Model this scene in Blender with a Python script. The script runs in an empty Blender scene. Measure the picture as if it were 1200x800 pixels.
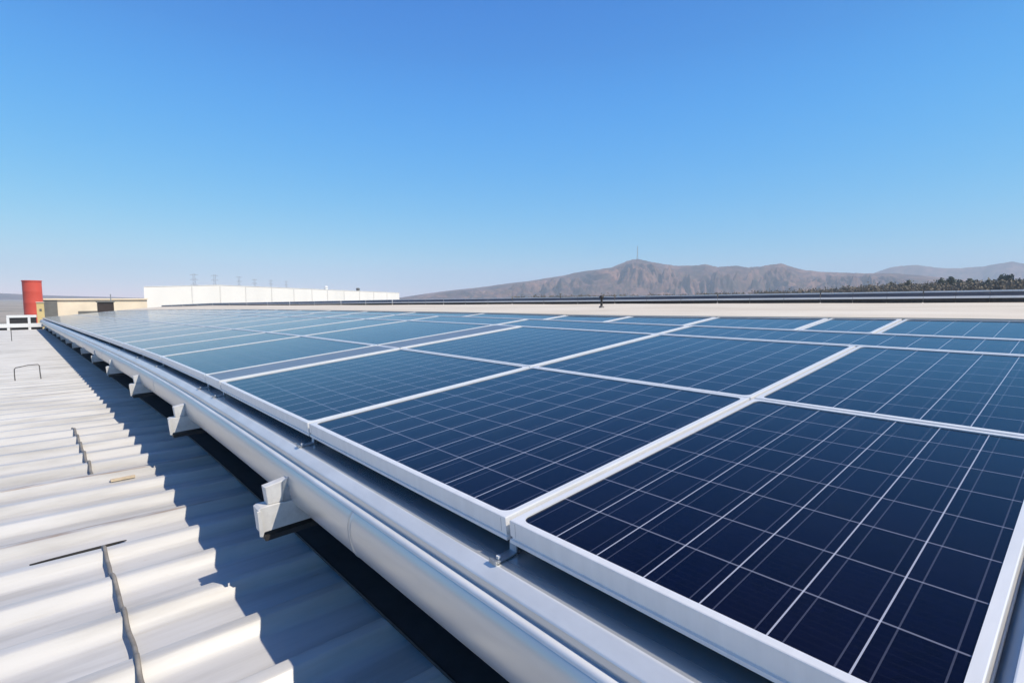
import bpy, bmesh, math, random
from math import sin, cos, tan, radians, pi, sqrt, atan2, hypot
from mathutils import Vector, noise

random.seed(7)
S = bpy.context.scene
COL = S.collection

# ------------------------------------------------------------------ camera, sky, sun, exposure
PITCH = math.atan(51 / 613.0)
YAW = radians(41.3)
cam_d = bpy.data.cameras.new('camera')
cam = bpy.data.objects.new('camera', cam_d)
COL.objects.link(cam)
cam.location = (0, 0, 0)
cam.rotation_euler = (pi / 2 - PITCH, 0, -YAW)
cam_d.sensor_width = 36
cam_d.lens = 36 * 613.0 / 1200.0
cam_d.clip_start = 0.02
cam_d.clip_end = 30000
S.camera = cam

SUN_DIR = Vector((1.0, -2.1, 2.75)).normalized()
SUN_EL = math.asin(SUN_DIR.z)
SUN_AZ = atan2(SUN_DIR.x, SUN_DIR.y)
world = bpy.data.worlds.new('World')
S.world = world
world.use_nodes = True
wn = world.node_tree
bg = wn.nodes['Background']
sky = wn.nodes.new('ShaderNodeTexSky')
sky.sky_type = 'NISHITA'
sky.sun_disc = False
sky.sun_elevation = SUN_EL
sky.sun_rotation = SUN_AZ
sky.altitude = 0
sky.air_density = 1.0
sky.dust_density = 0.0
sky.ozone_density = 6.0
# deepen the zenith blue: one power per channel on the sky's own colour
sepc = wn.nodes.new('ShaderNodeSeparateColor'); wn.links.new(sky.outputs[0], sepc.inputs[0])
cmbc = wn.nodes.new('ShaderNodeCombineColor')
for ch, (gam, gain) in enumerate(((1.55, 1.75), (0.74, 1.25), (0.15, 1.04))):
    a_ = wn.nodes.new('ShaderNodeMath'); a_.operation = 'MULTIPLY'; a_.inputs[1].default_value = 0.085
    b_ = wn.nodes.new('ShaderNodeMath'); b_.operation = 'POWER'; b_.inputs[1].default_value = gam
    c_ = wn.nodes.new('ShaderNodeMath'); c_.operation = 'MULTIPLY'; c_.inputs[1].default_value = gain / 0.12
    wn.links.new(sepc.outputs[ch], a_.inputs[0]); wn.links.new(a_.outputs[0], b_.inputs[0])
    wn.links.new(b_.outputs[0], c_.inputs[0]); wn.links.new(c_.outputs[0], cmbc.inputs[ch])
# ramp by height: redder low sky, zenith darkened to cut the ambient light
tcw = wn.nodes.new('ShaderNodeTexCoord'); sepw = wn.nodes.new('ShaderNodeSeparateXYZ')
wn.links.new(tcw.outputs['Generated'], sepw.inputs[0])
rw = wn.nodes.new('ShaderNodeValToRGB'); rw.color_ramp.interpolation = 'B_SPLINE'
for _k in range(2): rw.color_ramp.elements.new(0.5 + 0.1 * _k)
for i_, (p_, c_) in enumerate(((0.0, (1.95, 0.88, 0.90, 1)), (0.20, (2.1, 0.95, 0.98, 1)), (0.40, (1.3, 0.98, 1, 1)), (0.92, (0.06, 0.14, 0.28, 1)))):
    rw.color_ramp.elements[i_].position = p_; rw.color_ramp.elements[i_].color = c_
wn.links.new(sepw.outputs[2], rw.inputs[0])
mw = wn.nodes.new('ShaderNodeMix'); mw.data_type = 'RGBA'; mw.blend_type = 'MULTIPLY'; mw.inputs[0].default_value = 1.0
wn.links.new(cmbc.outputs[0], mw.inputs[6]); wn.links.new(rw.outputs[0], mw.inputs[7])
wn.links.new(mw.outputs[2], bg.inputs[0])
bg.inputs[1].default_value = 0.12

sl = bpy.data.lights.new('sun', 'SUN')
sl.energy = 5.0
sl.angle = radians(0.53)
sl.color = (1.0, 0.90, 0.75)
sun = bpy.data.objects.new('sun', sl)
sun.rotation_euler = SUN_DIR.to_track_quat('Z', 'Y').to_euler()
sun.location = (20, -20, 60)
COL.objects.link(sun)

S.view_settings.view_transform = 'Standard'
S.view_settings.look = 'None'
S.view_settings.gamma = 1
S.view_settings.exposure = 0.0
S.render.engine = 'CYCLES'
S.cycles.use_denoising = True
S.cycles.max_bounces = 8
S.cycles.volume_bounces = 2

# ------------------------------------------------------------------ helpers
def tag(o, label=None, cat=None, group=None, kind=None):
    if label: o['label'] = label
    if cat: o['category'] = cat
    if group: o['group'] = group
    if kind: o['kind'] = kind
    return o

def thing(name, label, cat, loc, group=None, rotz=0):
    o = bpy.data.objects.new(name, None)
    o.empty_display_size = 0.2
    o.location = loc
    o.rotation_euler = (0, 0, rotz)
    COL.objects.link(o)
    return tag(o, label, cat, group)

class MB:
    """collects geometry in world coordinates for ONE mesh object"""
    def __init__(s):
        s.v = []; s.f = []; s.uv = []; s.sm = []
    def add(s, vs, fs, smooth=False, uv=None):
        b = len(s.v)
        s.v += [tuple(p) for p in vs]
        s.uv += list(uv) if uv else [(0, 0)] * len(vs)
        for f in fs:
            s.f.append([i + b for i in f]); s.sm.append(smooth)
    def box(s, x0, x1, y0, y1, z0, z1):
        vs = [(x, y, z) for z in (z0, z1) for y in (y0, y1) for x in (x0, x1)]
        s.add(vs, [(0, 2, 3, 1), (4, 5, 7, 6), (0, 1, 5, 4), (2, 6, 7, 3), (0, 4, 6, 2), (1, 3, 7, 5)])
    def obox(s, c, ax, ay, az):
        """box from centre and three half axis vectors"""
        c = Vector(c); ax = Vector(ax); ay = Vector(ay); az = Vector(az)
        vs = [c + ax * i + ay * j + az * k for k in (-1, 1) for j in (-1, 1) for i in (-1, 1)]
        s.add(vs, [(0, 2, 3, 1), (4, 5, 7, 6), (0, 1, 5, 4), (2, 6, 7, 3), (0, 4, 6, 2), (1, 3, 7, 5)])
    def bar(s, p, q, r, n=6, r2=None, smooth=True, caps=True):
        p = Vector(p); q = Vector(q); d = (q - p)
        if d.length < 1e-6: return
        d.normalize()
        a = d.orthogonal().normalized(); b = d.cross(a)
        r2 = r if r2 is None else r2
        vs = []
        for c, rr in ((p, r), (q, r2)):
            for i in range(n):
                t = 2 * pi * i / n
                vs.append(c + a * cos(t) * rr + b * sin(t) * rr)
        fs = [(i, (i + 1) % n, n + (i + 1) % n, n + i) for i in range(n)]
        s.add(vs, fs, smooth)
        if caps:
            s.add(vs, [tuple(reversed(range(n))), tuple(range(n, 2 * n))])
    def tube(s, pts, r, n=8):
        pts = [Vector(p) for p in pts]
        rings = []
        up = Vector((0.13, 0.21, 1)).normalized()
        for i, p in enumerate(pts):
            d = (pts[min(i + 1, len(pts) - 1)] - pts[max(i - 1, 0)]).normalized()
            a = d.cross(up)
            if a.length < 1e-4: a = d.orthogonal()
            a.normalize(); b = d.cross(a)
            rr = r(i / (len(pts) - 1)) if callable(r) else r
            rings.append([p + a * cos(2 * pi * k / n) * rr + b * sin(2 * pi * k / n) * rr for k in range(n)])
        vs = [v for ring in rings for v in ring]
        fs = []
        for i in range(len(pts) - 1):
            for k in range(n):
                fs.append((i * n + k, i * n + (k + 1) % n, (i + 1) * n + (k + 1) % n, (i + 1) * n + k))
        s.add(vs, fs, True)
        s.add(vs, [tuple(range(n)), tuple(reversed(range((len(pts) - 1) * n, len(pts) * n)))])
    def lathe(s, c, prof, n=32, smooth=True):
        cx, cy, cz = c
        vs = [(cx + r * cos(2 * pi * k / n), cy + r * sin(2 * pi * k / n), cz + z) for r, z in prof for k in range(n)]
        fs = []
        for i in range(len(prof) - 1):
            for k in range(n):
                fs.append((i * n + k, i * n + (k + 1) % n, (i + 1) * n + (k + 1) % n, (i + 1) * n + k))
        s.add(vs, fs, smooth)
    def grid(s, rows, smooth=True, uv=None):
        nx = len(rows[0])
        vs = [p for r in rows for p in r]
        fs = []
        for i in range(len(rows) - 1):
            for j in range(nx - 1):
                fs.append((i * nx + j, i * nx + j + 1, (i + 1) * nx + j + 1, (i + 1) * nx + j))
        s.add(vs, fs, smooth, uv)
    def build(s, name, mat, parent=None, origin=None, recalc=False, sharp=None):
        if parent is not None:
            inv = parent.matrix_basis.inverted() if parent.type == 'EMPTY' else None
            if inv is None:
                loc = Vector(parent['_wo'])
                vs = [Vector(p) - loc for p in s.v]
            else:
                vs = [inv @ Vector(p) for p in s.v]
        else:
            if origin is None: origin = (0, 0, 0)
            vs = [Vector(p) - Vector(origin) for p in s.v]
        me = bpy.data.meshes.new(name)
        me.from_pydata([tuple(v) for v in vs], [], s.f)
        me.polygons.foreach_set('use_smooth', s.sm)
        uvl = me.uv_layers.new(name='UVMap')
        for poly in me.polygons:
            for li, vi in zip(poly.loop_indices, poly.vertices):
                uvl.data[li].uv = s.uv[vi]
        if recalc:
            bm = bmesh.new(); bm.from_mesh(me)
            bmesh.ops.remove_doubles(bm, verts=bm.verts, dist=1e-5)
            bmesh.ops.recalc_face_normals(bm, faces=bm.faces)
            bm.to_mesh(me); bm.free()
        me.materials.append(mat)
        me.update()
        if sharp is not None:
            try: me.set_sharp_from_angle(angle=radians(sharp))
            except Exception: pass
        o = bpy.data.objects.new(name, me)
        COL.objects.link(o)
        if parent is not None: o.parent = parent
        else: o.location = origin
        return o

ORD = ['zeroth', 'first', 'second', 'third', 'fourth', 'fifth', 'sixth', 'seventh', 'eighth', 'ninth', 'tenth',
       'eleventh', 'twelfth', 'thirteenth', 'fourteenth', 'fifteenth', 'sixteenth', 'seventeenth', 'eighteenth', 'nineteenth', 'twentieth']
ORD += ['twenty-' + w for w in ORD[1:10]] + ['thirtieth'] + ['thirty-' + w for w in ORD[1:10]]

# ------------------------------------------------------------------ materials
def mat(name):
    m = bpy.data.materials.new(name); m.use_nodes = True
    nt = m.node_tree
    return m, nt, nt.nodes['Principled BSDF']

def N(nt, typ, **kw):
    n = nt.nodes.new(typ)
    for k, v in kw.items(): setattr(n, k, v)
    return n

def link(nt, a, b): nt.links.new(a, b)

def M_(nt, op, a, b=None, c=None):
    n = N(nt, 'ShaderNodeMath', operation=op)
    for i, x in enumerate((a, b, c)):
        if x is None: continue
        if isinstance(x, (int, float)): n.inputs[i].default_value = x
        else: link(nt, x, n.inputs[i])
    return n.outputs[0]

def mixc(nt, fac, a, b):
    n = N(nt, 'ShaderNodeMix', data_type='RGBA')
    if isinstance(fac, (int, float)): n.inputs[0].default_value = fac
    else: link(nt, fac, n.inputs[0])
    for i, x in ((6, a), (7, b)):
        if isinstance(x, tuple): n.inputs[i].default_value = (*x, 1) if len(x) == 3 else x
        else: link(nt, x, n.inputs[i])
    return n.outputs[2]

def ramp(nt, fac, stops):
    n = N(nt, 'ShaderNodeValToRGB')
    e = n.color_ramp.elements
    while len(e) < len(stops): e.new(0.5)
    for i, (p, c) in enumerate(stops):
        e[i].position = p
        e[i].color = (*c, 1) if isinstance(c, tuple) else (c, c, c, 1)
    link(nt, fac, n.inputs[0])
    return n.outputs[0]

def noise_t(nt, scale, detail=4, rough=0.55, vec=None, stretch=None):
    tc = N(nt, 'ShaderNodeTexCoord')
    v = tc.outputs['Object'] if vec is None else vec
    if stretch:
        mp = N(nt, 'ShaderNodeMapping'); mp.inputs['Scale'].default_value = stretch
        link(nt, v, mp.inputs[0]); v = mp.outputs[0]
    n = N(nt, 'ShaderNodeTexNoise')
    n.inputs['Scale'].default_value = scale
    n.inputs['Detail'].default_value = detail
    n.inputs['Roughness'].default_value = rough
    link(nt, v, n.inputs['Vector'])
    return n.outputs[0]

def simple(name, col, rough=0.5, metal=0.0, var=0.12, scale=6.0, bump=0.0, stretch=None, spec=0.5, rvar=0.0):
    m, nt, p = mat(name)
    n = noise_t(nt, scale, 5, 0.6, stretch=stretch)
    lo = tuple(max(0, c * (1 - var)) for c in col); hi = tuple(min(1, c * (1 + var)) for c in col)
    c = ramp(nt, n, [(0.3, lo), (0.7, hi)])
    link(nt, c, p.inputs['Base Color'])
    p.inputs['Roughness'].default_value = rough
    p.inputs['Metallic'].default_value = metal
    p.inputs['Specular IOR Level'].default_value = spec
    if rvar:
        r = ramp(nt, noise_t(nt, scale * 2.3, 4, 0.6, stretch=stretch), [(0.3, max(0, rough - rvar)), (0.7, rough + rvar)])
        link(nt, r, p.inputs['Roughness'])
    if bump:
        b = N(nt, 'ShaderNodeBump'); b.inputs['Strength'].default_value = bump; b.inputs['Distance'].default_value = 0.01
        link(nt, noise_t(nt, scale * 5, 5, 0.6, stretch=stretch), b.inputs['Height'])
        link(nt, b.outputs[0], p.inputs['Normal'])
    return m

MAT = {}
# white painted ribbed sheet, with dirt streaks along the ribs and rust spots
def roof_mat():
    m, nt, p = mat('white_roof_sheet')
    a = noise_t(nt, 1.0, 6, 0.6, stretch=(0.6, 5.0, 1.0))
    c = ramp(nt, a, [(0.25, (0.36, 0.35, 0.33)), (0.55, (0.55, 0.542, 0.525)), (0.8, (0.62, 0.615, 0.605))])
    st = noise_t(nt, 1.0, 6, 0.7, stretch=(0.5, 22.0, 1.0))
    f = ramp(nt, st, [(0.54, 0.0), (0.70, 0.50)])
    c = mixc(nt, f, c, (0.47, 0.44, 0.38))
    sp = noise_t(nt, 3.2, 8, 0.75, stretch=(1.0, 2.6, 1.0))
    f2 = ramp(nt, sp, [(0.66, 0.0), (0.76, 0.6)])
    c = mixc(nt, f2, c, (0.36, 0.25, 0.15))
    # rust along the crests of two lap joints
    tc = N(nt, 'ShaderNodeTexCoord'); xyz = N(nt, 'ShaderNodeSeparateXYZ'); link(nt, tc.outputs['Object'], xyz.inputs[0])
    band = None
    for yc in (-4.455, -2.785, 4.5):
        d = M_(nt, 'ABSOLUTE', M_(nt, 'SUBTRACT', xyz.outputs[1], yc))
        b1 = M_(nt, 'LESS_THAN', d, 0.045)
        band = b1 if band is None else M_(nt, 'MAXIMUM', band, b1)
    rn = ramp(nt, noise_t(nt, 1.0, 6, 0.7, stretch=(2.2, 30.0, 1.0)), [(0.44, 0.0), (0.62, 0.85)])
    c = mixc(nt, M_(nt, 'MULTIPLY', band, rn), c, (0.30, 0.19, 0.10))
    link(nt, c, p.inputs['Base Color'])
    link(nt, ramp(nt, st, [(0.3, 0.30), (0.8, 0.5)]), p.inputs['Roughness'])
    b = N(nt, 'ShaderNodeBump'); b.inputs['Strength'].default_value = 0.06; b.inputs['Distance'].default_value = 0.02
    link(nt, noise_t(nt, 1.0, 3, 0.5, stretch=(1.6, 4.0, 1.0)), b.inputs['Height'])
    link(nt, b.outputs[0], p.inputs['Normal'])
    return m
MAT['roof'] = roof_mat()

def cell_mat():
    m, nt, p = mat('photovoltaic_cells')
    uv = N(nt, 'ShaderNodeUVMap'); uv.uv_map = 'UVMap'
    sp = N(nt, 'ShaderNodeSeparateXYZ'); link(nt, uv.outputs[0], sp.inputs[0])
    u, v = sp.outputs[0], sp.outputs[1]
    fu = M_(nt, 'FRACT', u); fv = M_(nt, 'FRACT', v)
    def line(fr, pos, w):   # 1 inside a line of half width w
        d = M_(nt, 'ABSOLUTE', M_(nt, 'SUBTRACT', fr, pos))
        return M_(nt, 'LESS_THAN', d, w)
    def edge(fr, w):
        d = M_(nt, 'MINIMUM', fr, M_(nt, 'SUBTRACT', 1.0, fr))
        return M_(nt, 'LESS_THAN', d, w)
    # per cell shade
    wn_ = N(nt, 'ShaderNodeTexWhiteNoise', noise_dimensions='3D')
    cmb = N(nt, 'ShaderNodeCombineXYZ')
    oi = N(nt, 'ShaderNodeObjectInfo')
    link(nt, M_(nt, 'FLOOR', u), cmb.inputs[0]); link(nt, M_(nt, 'FLOOR', v), cmb.inputs[1])
    link(nt, M_(nt, 'MULTIPLY', oi.outputs['Random'], 91.0), cmb.inputs[2])
    link(nt, cmb.outputs[0], wn_.inputs['Vector'])
    base = mixc(nt, wn_.outputs['Value'], (0.0008, 0.0008, 0.0036), (0.0018, 0.0020, 0.0085))
    # crystal grain
    vor = N(nt, 'ShaderNodeTexVoronoi'); vor.inputs['Scale'].default_value = 9.0
    link(nt, uv.outputs[0], vor.inputs['Vector'])
    g = N(nt, 'ShaderNodeSeparateColor'); link(nt, vor.outputs['Color'], g.inputs[0])
    base = mixc(nt, M_(nt, 'MULTIPLY', g.outputs[0], 0.35), base, (0.002, 0.0025, 0.016))
    # fine fingers: thin pale strokes along the row direction
    ff = M_(nt, 'FRACT', M_(nt, 'MULTIPLY', v, 9.0))
    fin = M_(nt, 'MULTIPLY', M_(nt, 'LESS_THAN', ff, 0.10), 0.012)
    base = mixc(nt, fin, base, (0.3, 0.34, 0.45))
    bus = M_(nt, 'MAXIMUM', line(fu, 0.17, 0.011), line(fu, 0.79, 0.011))
    base = mixc(nt, M_(nt, 'MULTIPLY', bus, 0.22), base, (0.22, 0.24, 0.33))
    gap2 = edge(fv, 0.013)
    base = mixc(nt, M_(nt, 'MULTIPLY', gap2, 0.42), base, (0.36, 0.38, 0.48))
    gap = edge(fu, 0.012)
    base = mixc(nt, M_(nt, 'MULTIPLY', gap, 0.7), base, (0.55, 0.57, 0.66))
    # dust film
    du = noise_t(nt, 1.7, 6, 0.65)
    dm = ramp(nt, du, [(0.4, 0.0), (0.75, 0.006)])
    base = mixc(nt, dm, base, (0.42, 0.40, 0.37))
    link(nt, base, p.inputs['Base Color'])
    p.inputs['IOR'].default_value = 1.36
    p.inputs['Specular Tint'].default_value = (0.42, 0.40, 0.85, 1)
    link(nt, ramp(nt, du, [(0.35, 0.065), (0.75, 0.13)]), p.inputs['Roughness'])
    b = N(nt, 'ShaderNodeBump'); b.inputs['Strength'].default_value = 0.035; b.inputs['Distance'].default_value = 0.01
    link(nt, noise_t(nt, 3.0, 2, 0.5), b.inputs['Height']); link(nt, b.outputs[0], p.inputs['Normal'])
    return m
MAT['cell'] = cell_mat()

MAT['frame'] = simple('anodised_frame', (0.76, 0.76, 0.75), 0.34, 0.15, 0.05, 3.0, 0.0, stretch=(1, 6, 1), rvar=0.05)
MAT['gutter'] = simple('galvanised_gutter', (0.56, 0.56, 0.55), 0.30, 0.55, 0.05, 1.2, 0.0, stretch=(1, 0.5, 3))
MAT['sunlit_trim'] = simple('sunlit_gutter_metal', (0.68, 0.69, 0.69), 0.35, 0.1, 0.10, 4.0, 0.0, stretch=(1, 0.6, 1))  # paler copy of the gutter metal, sunlight on ledge and bead put into colour
MAT['deck'] = simple('galvanised_deck', (0.62, 0.64, 0.66), 0.26, 0.7, 0.07, 2.0, 0.0)
MAT['bracket'] = simple('white_bracket', (0.60, 0.595, 0.58), 0.45, 0.0, 0.16, 9.0, 0.08)
MAT['zinc'] = simple('zinc_strap', (0.40, 0.43, 0.46), 0.42, 0.7, 0.25, 18.0, 0.15)
MAT['darkmetal'] = simple('dark_steel', (0.035, 0.034, 0.034), 0.6, 0.2, 0.3, 10.0, 0.1)
MAT['shade_flash'] = simple('shade_black_flashing', (0.045, 0.046, 0.05), 0.6, 0.0, 0.25, 5.0, 0.2)  # near-black tone stands in for the deep shade under the gutter overhang
MAT['wall_dark'] = simple('dark_wall', (0.035, 0.035, 0.036), 0.85, 0.0, 0.2, 3.0)  # near-black: shade of the cavity under the eave put into the colour
MAT['cable'] = simple('grey_cable', (0.22, 0.205, 0.185), 0.7, 0.0, 0.25, 12.0, 0.3)
MAT['wire'] = simple('steel_wire', (0.16, 0.15, 0.14), 0.55, 0.5, 0.2, 12.0)
MAT['stick'] = simple('weathered_wood', (0.55, 0.45, 0.32), 0.8, 0.0, 0.25, 10.0, 0.3)
MAT['sheet'] = simple('loose_sheet_paint', (0.77, 0.76, 0.72), 0.45, 0.0, 0.10, 3.0, 0.1, stretch=(1, 4, 1))
MAT['slit'] = simple('black_gap_shade', (0.015, 0.014, 0.013), 0.8, 0.0, 0.3, 9.0)  # colour of the shadow gap below a lifted sheet lip
MAT['plate'] = simple('grey_cover_plate', (0.27, 0.275, 0.29), 0.34, 0.55, 0.08, 3.0, 0.04)
MAT['rackglass'] = simple('dark_rack_glass', (0.035, 0.042, 0.055), 0.35, 0.0, 0.3, 0.8)
MAT['white'] = simple('white_paint', (0.80, 0.80, 0.78), 0.5, 0.0, 0.05, 2.0, 0.05)
MAT['whitewall'] = simple('white_cladding', (0.80, 0.79, 0.76), 0.6, 0.0, 0.04, 0.25, stretch=(1, 1, 0.2))
MAT['creamwall'] = simple('cream_render', (0.80, 0.69, 0.53), 0.85, 0.0, 0.12, 0.35)
MAT['greywall'] = simple('grey_louvre', (0.16, 0.16, 0.15), 0.8, 0.0, 0.2, 1.0)
MAT['brownbox'] = simple('dark_brown_box', (0.045, 0.032, 0.028), 0.7, 0.0, 0.3, 1.0)
MAT['yellow'] = simple('yellow_plaster', (0.72, 0.55, 0.25), 0.8, 0.0, 0.15, 1.0)
MAT['red'] = simple('red_tank_paint', (0.70, 0.10, 0.065), 0.5, 0.0, 0.10, 0.5, stretch=(1, 1, 0.3))
MAT['lattice'] = simple('galvanised_lattice', (0.34, 0.35, 0.37), 0.7, 0.3, 0.1, 1.0)
MAT['trunk'] = simple('bark', (0.10, 0.075, 0.055), 0.9, 0.0, 0.3, 3.0)

def membrane_mat():
    m, nt, p = mat('cream_membrane')
    a = noise_t(nt, 0.35, 7, 0.65)
    c = ramp(nt, a, [(0.3, (0.58, 0.50, 0.39)), (0.6, (0.71, 0.635, 0.52)), (0.8, (0.75, 0.69, 0.58))])
    s = noise_t(nt, 2.2, 5, 0.7)
    c = mixc(nt, ramp(nt, s, [(0.71, 0.0), (0.76, 0.6)]), c, (0.25, 0.2, 0.15))
    link(nt, c, p.inputs['Base Color']); p.inputs['Roughness'].default_value = 0.8
    return m
MAT['membrane'] = membrane_mat()

def ground_mat():
    m, nt, p = mat('dry_ground')
    a = noise_t(nt, 0.004, 8, 0.6)
    c = ramp(nt, a, [(0.3, (0.26, 0.22, 0.18)), (0.5, (0.38, 0.33, 0.27)), (0.7, (0.24, 0.22, 0.17))])
    b = noise_t(nt, 0.03, 6, 0.6)
    c = mixc(nt, ramp(nt, b, [(0.5, 0.0), (0.65, 0.5)]), c, (0.09, 0.09, 0.055))
    link(nt, c, p.inputs['Base Color']); p.inputs['Roughness'].default_value = 0.95
    return m
MAT['ground'] = ground_mat()

def rock_mat(name, k):
    m, nt, p = mat(name)
    a = noise_t(nt, 0.006, 9, 0.65)
    c = ramp(nt, a, [(0.36, (0.09 * k, 0.065 * k, 0.075 * k)), (0.48, (0.29 * k, 0.155 * k, 0.13 * k)), (0.62, (0.54 * k, 0.30 * k, 0.23 * k))])
    b = noise_t(nt, 0.022, 8, 0.75)
    c = mixc(nt, ramp(nt, b, [(0.46, 0.0), (0.58, 0.75)]), c, (0.055 * k, 0.055 * k, 0.05 * k))
    link(nt, c, p.inputs['Base Color']); p.inputs['Roughness'].default_value = 0.95
    return m
MAT['rock'] = rock_mat('mountain_rock', 0.46)

def leaf_mat(name, dark, light):
    m, nt, p = mat(name)
    g = noise_t(nt, 0.5, 3, 0.6)
    c = ramp(nt, g, [(0.3, dark), (0.7, light)])
    link(nt, c, p.inputs['Base Color']); p.inputs['Roughness'].default_value = 0.7
    return m
MAT['leaf_dark'] = leaf_mat('dark_leaves', (0.022, 0.040, 0.022), (0.05, 0.075, 0.035))
MAT['leaf_olive'] = leaf_mat('olive_leaves', (0.06, 0.065, 0.03), (0.13, 0.115, 0.06))

# ------------------------------------------------------------------ plan of the building: everything bends gently left with distance
TILT = radians(5.7)
TT = tan(TILT)
def dx(y): return -.018 * ((y - 7) + sqrt((y - 7) ** 2 + 9)) + .0111       # the building turns a little left ...
def dz(y): return -.0082 * ((y - 9.5) + sqrt((y - 9.5) ** 2 + 9)) + .0037   # ... and falls a little with distance
def roof_drop(y): return dz(y)
Z_ROOF = -2.0
PER, CREST, RIB_H = 0.56, 2.735, 0.085
def rib(y):
    t = ((y - CREST) / PER) % 1.0
    d = min(t, 1 - t)                 # 0 at crest .. .5 mid valley
    def ss(x0, x1): 
        q = max(0.0, min(1.0, (d - x0) / (x1 - x0))); return q
    if d < 0.055: k = 1.0 - 0.25 * d
    elif d < 0.085: q = (d - 0.055) / 0.03; k = 0.986 - 0.095 * q * q
    elif d < 0.205: k = 0.891 - 0.80 * (d - 0.085) / 0.12
    elif d < 0.25: q = 1 - (d - 0.205) / 0.045; k = 0.091 * q * q
    else: k = 0.0
    return RIB_H * k
def roof_z(x, y): return Z_ROOF + roof_drop(y) + rib(y)
def plane(a, y, h=0.0):
    """point of the array plane: a metres up the slope, y along the eave, h above"""
    return (a * cos(TILT) + dx(y) - h * sin(TILT), y, a * sin(TILT) - 1.0 + dz(y) + h * cos(TILT))
ATOP = [(-3, 7.85), (0.6, 7.72), (6, 7.02), (11.6, 6.96), (25, 7.42), (36, 7.45), (53, 6.96), (62, 6.6)]
def a_top(y):
    for (y0, a0), (y1, a1) in zip(ATOP, ATOP[1:]):
        if y <= y1: return a0 + (a1 - a0) * (y - y0) / (y1 - y0)
    return ATOP[-1][1]
Y_END = 62.0
ROOF_FAR = 65.0

# ------------------------------------------------------------------ ground and hills
g = MB()
R = 6000
g.grid([[(x, y, -8.0) for x in (-R, -600, -100, 0, 100, 600, R)] for y in (-R, -600, -100, 0, 100, 600, R)], smooth=False)
tag(g.build('ground', MAT['ground']), kind='structure')

FW = Vector((sin(YAW), cos(YAW), 0)); RT = Vector((cos(YAW), -sin(YAW), 0))
def azim(px):             # horizontal bearing vector for a column of the picture
    v = FW * 613.0 / cos(PITCH) + RT * (px - 600); return v.normalized()
def zat(px, py, D):       # height that shows at row py for a thing D metres away
    k = hypot(613.0 / cos(PITCH), px - 600)
    return (349 - py) / k * D * cos(PITCH)

def interp(tab, x):
    if x <= tab[0][0]: return tab[0][1]
    for (x0, y0), (x1, y1) in zip(tab, tab[1:]):
        if x <= x1: return y0 + (y1 - y0) * (x - x0) / (x1 - x0)
    return tab[-1][1]

def range_mesh(name, skyline, D, depth, x0, x1, nx, ny, amp):
    mb = MB(); rows = []
    for j in range(ny + 1):
        t = j / ny                        # 0 front foot .. crest at .6 .. back foot 1
        row = []
        for i in range(nx + 1):
            px = x0 + (x1 - x0) * i / nx
            a = azim(px)
            d = D + depth * (t - 0.6)
            H = zat(px, interp(skyline, px), D) + 8.0
            p = a * d
            if t < 0.6: k = (t / 0.6) ** 1.25
            else: k = 1 - ((t - 0.6) / 0.4) ** 1.3
            q = Vector((px * 0.024 + 1.5 * noise.noise(Vector((px * .011, t * 2.3, 9))), t * 2.9 + 1.2 * noise.noise(Vector((px * .017, t * 2, 4))), 1.7))
            rg = 1 - abs(noise.noise(q)) * 2
            rg2 = 1 - abs(noise.noise(q * 2.3 + Vector((5, 3, 1)))) * 2
            rg3 = noise.noise(q * 6.1)
            n = rg * 0.5 + rg2 * 0.3 + rg3 * 0.2 + 0.14 * (1 - 2 * abs(noise.noise(q * 13))) + 0.08 * noise.noise(q * 29)
            w = 6.75 * k * (1 - k) ** 2 if 0 < k < 1 else 0
            z = -8.0 + H * (k + amp * w * (n - 0.42))
            z += H * k ** 3 * (0.016 * noise.noise(Vector((px * .09, 2, 7))) + 0.010 * noise.noise(Vector((px * .31, 5, 7))))
            row.append((p.x, p.y, z))
        rows.append(row)
    mb.grid(rows)
    return tag(mb.build(name, MAT['rock'], origin=tuple(azim((x0 + x1) / 2) * D + Vector((0, 0, -8)))), kind='structure')

SKY1 = [(440, 352), (470, 348.5), (500, 344), (530, 340), (560, 337), (600, 331.5), (622, 329), (640, 326), (660, 323), (680, 318.5),
        (700, 316), (716, 313.5), (733, 306.5), (746, 303.5), (757, 306), (775, 309.5), (790, 311.5), (810, 311.5), (825, 310),
        (840, 313), (862, 311.5), (875, 313.5), (890, 312.5), (905, 309.5), (914, 309), (925, 312.5), (940, 316.5), (960, 318.5),
        (985, 319.5), (1010, 320.5), (1040, 320), (1080, 323), (1120, 327), (1180, 333), (1260, 342)]
SKY2 = [(960, 346), (1000, 328), (1020, 320), (1040, 312.5), (1060, 310), (1072, 309.5), (1100, 313), (1120, 313.5), (1150, 311),
        (1165, 308), (1182, 305.5), (1200, 308), (1240, 313), (1320, 322), (1400, 345)]
SKY3 = [(-260, 338), (-160, 333), (-60, 338), (-10, 343), (10, 344), (30, 345), (70, 346.5), (130, 348), (180, 349.5)]
range_mesh('mountain_range', SKY1, 3000, 1300, 436, 1264, 640, 130, 0.82)
range_mesh('far_mountains', SKY2, 5200, 900, 960, 1400, 150, 24, 0.5)
range_mesh('far_hills', SKY3, 3600, 900, -260, 185, 120, 20, 0.3)

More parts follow.
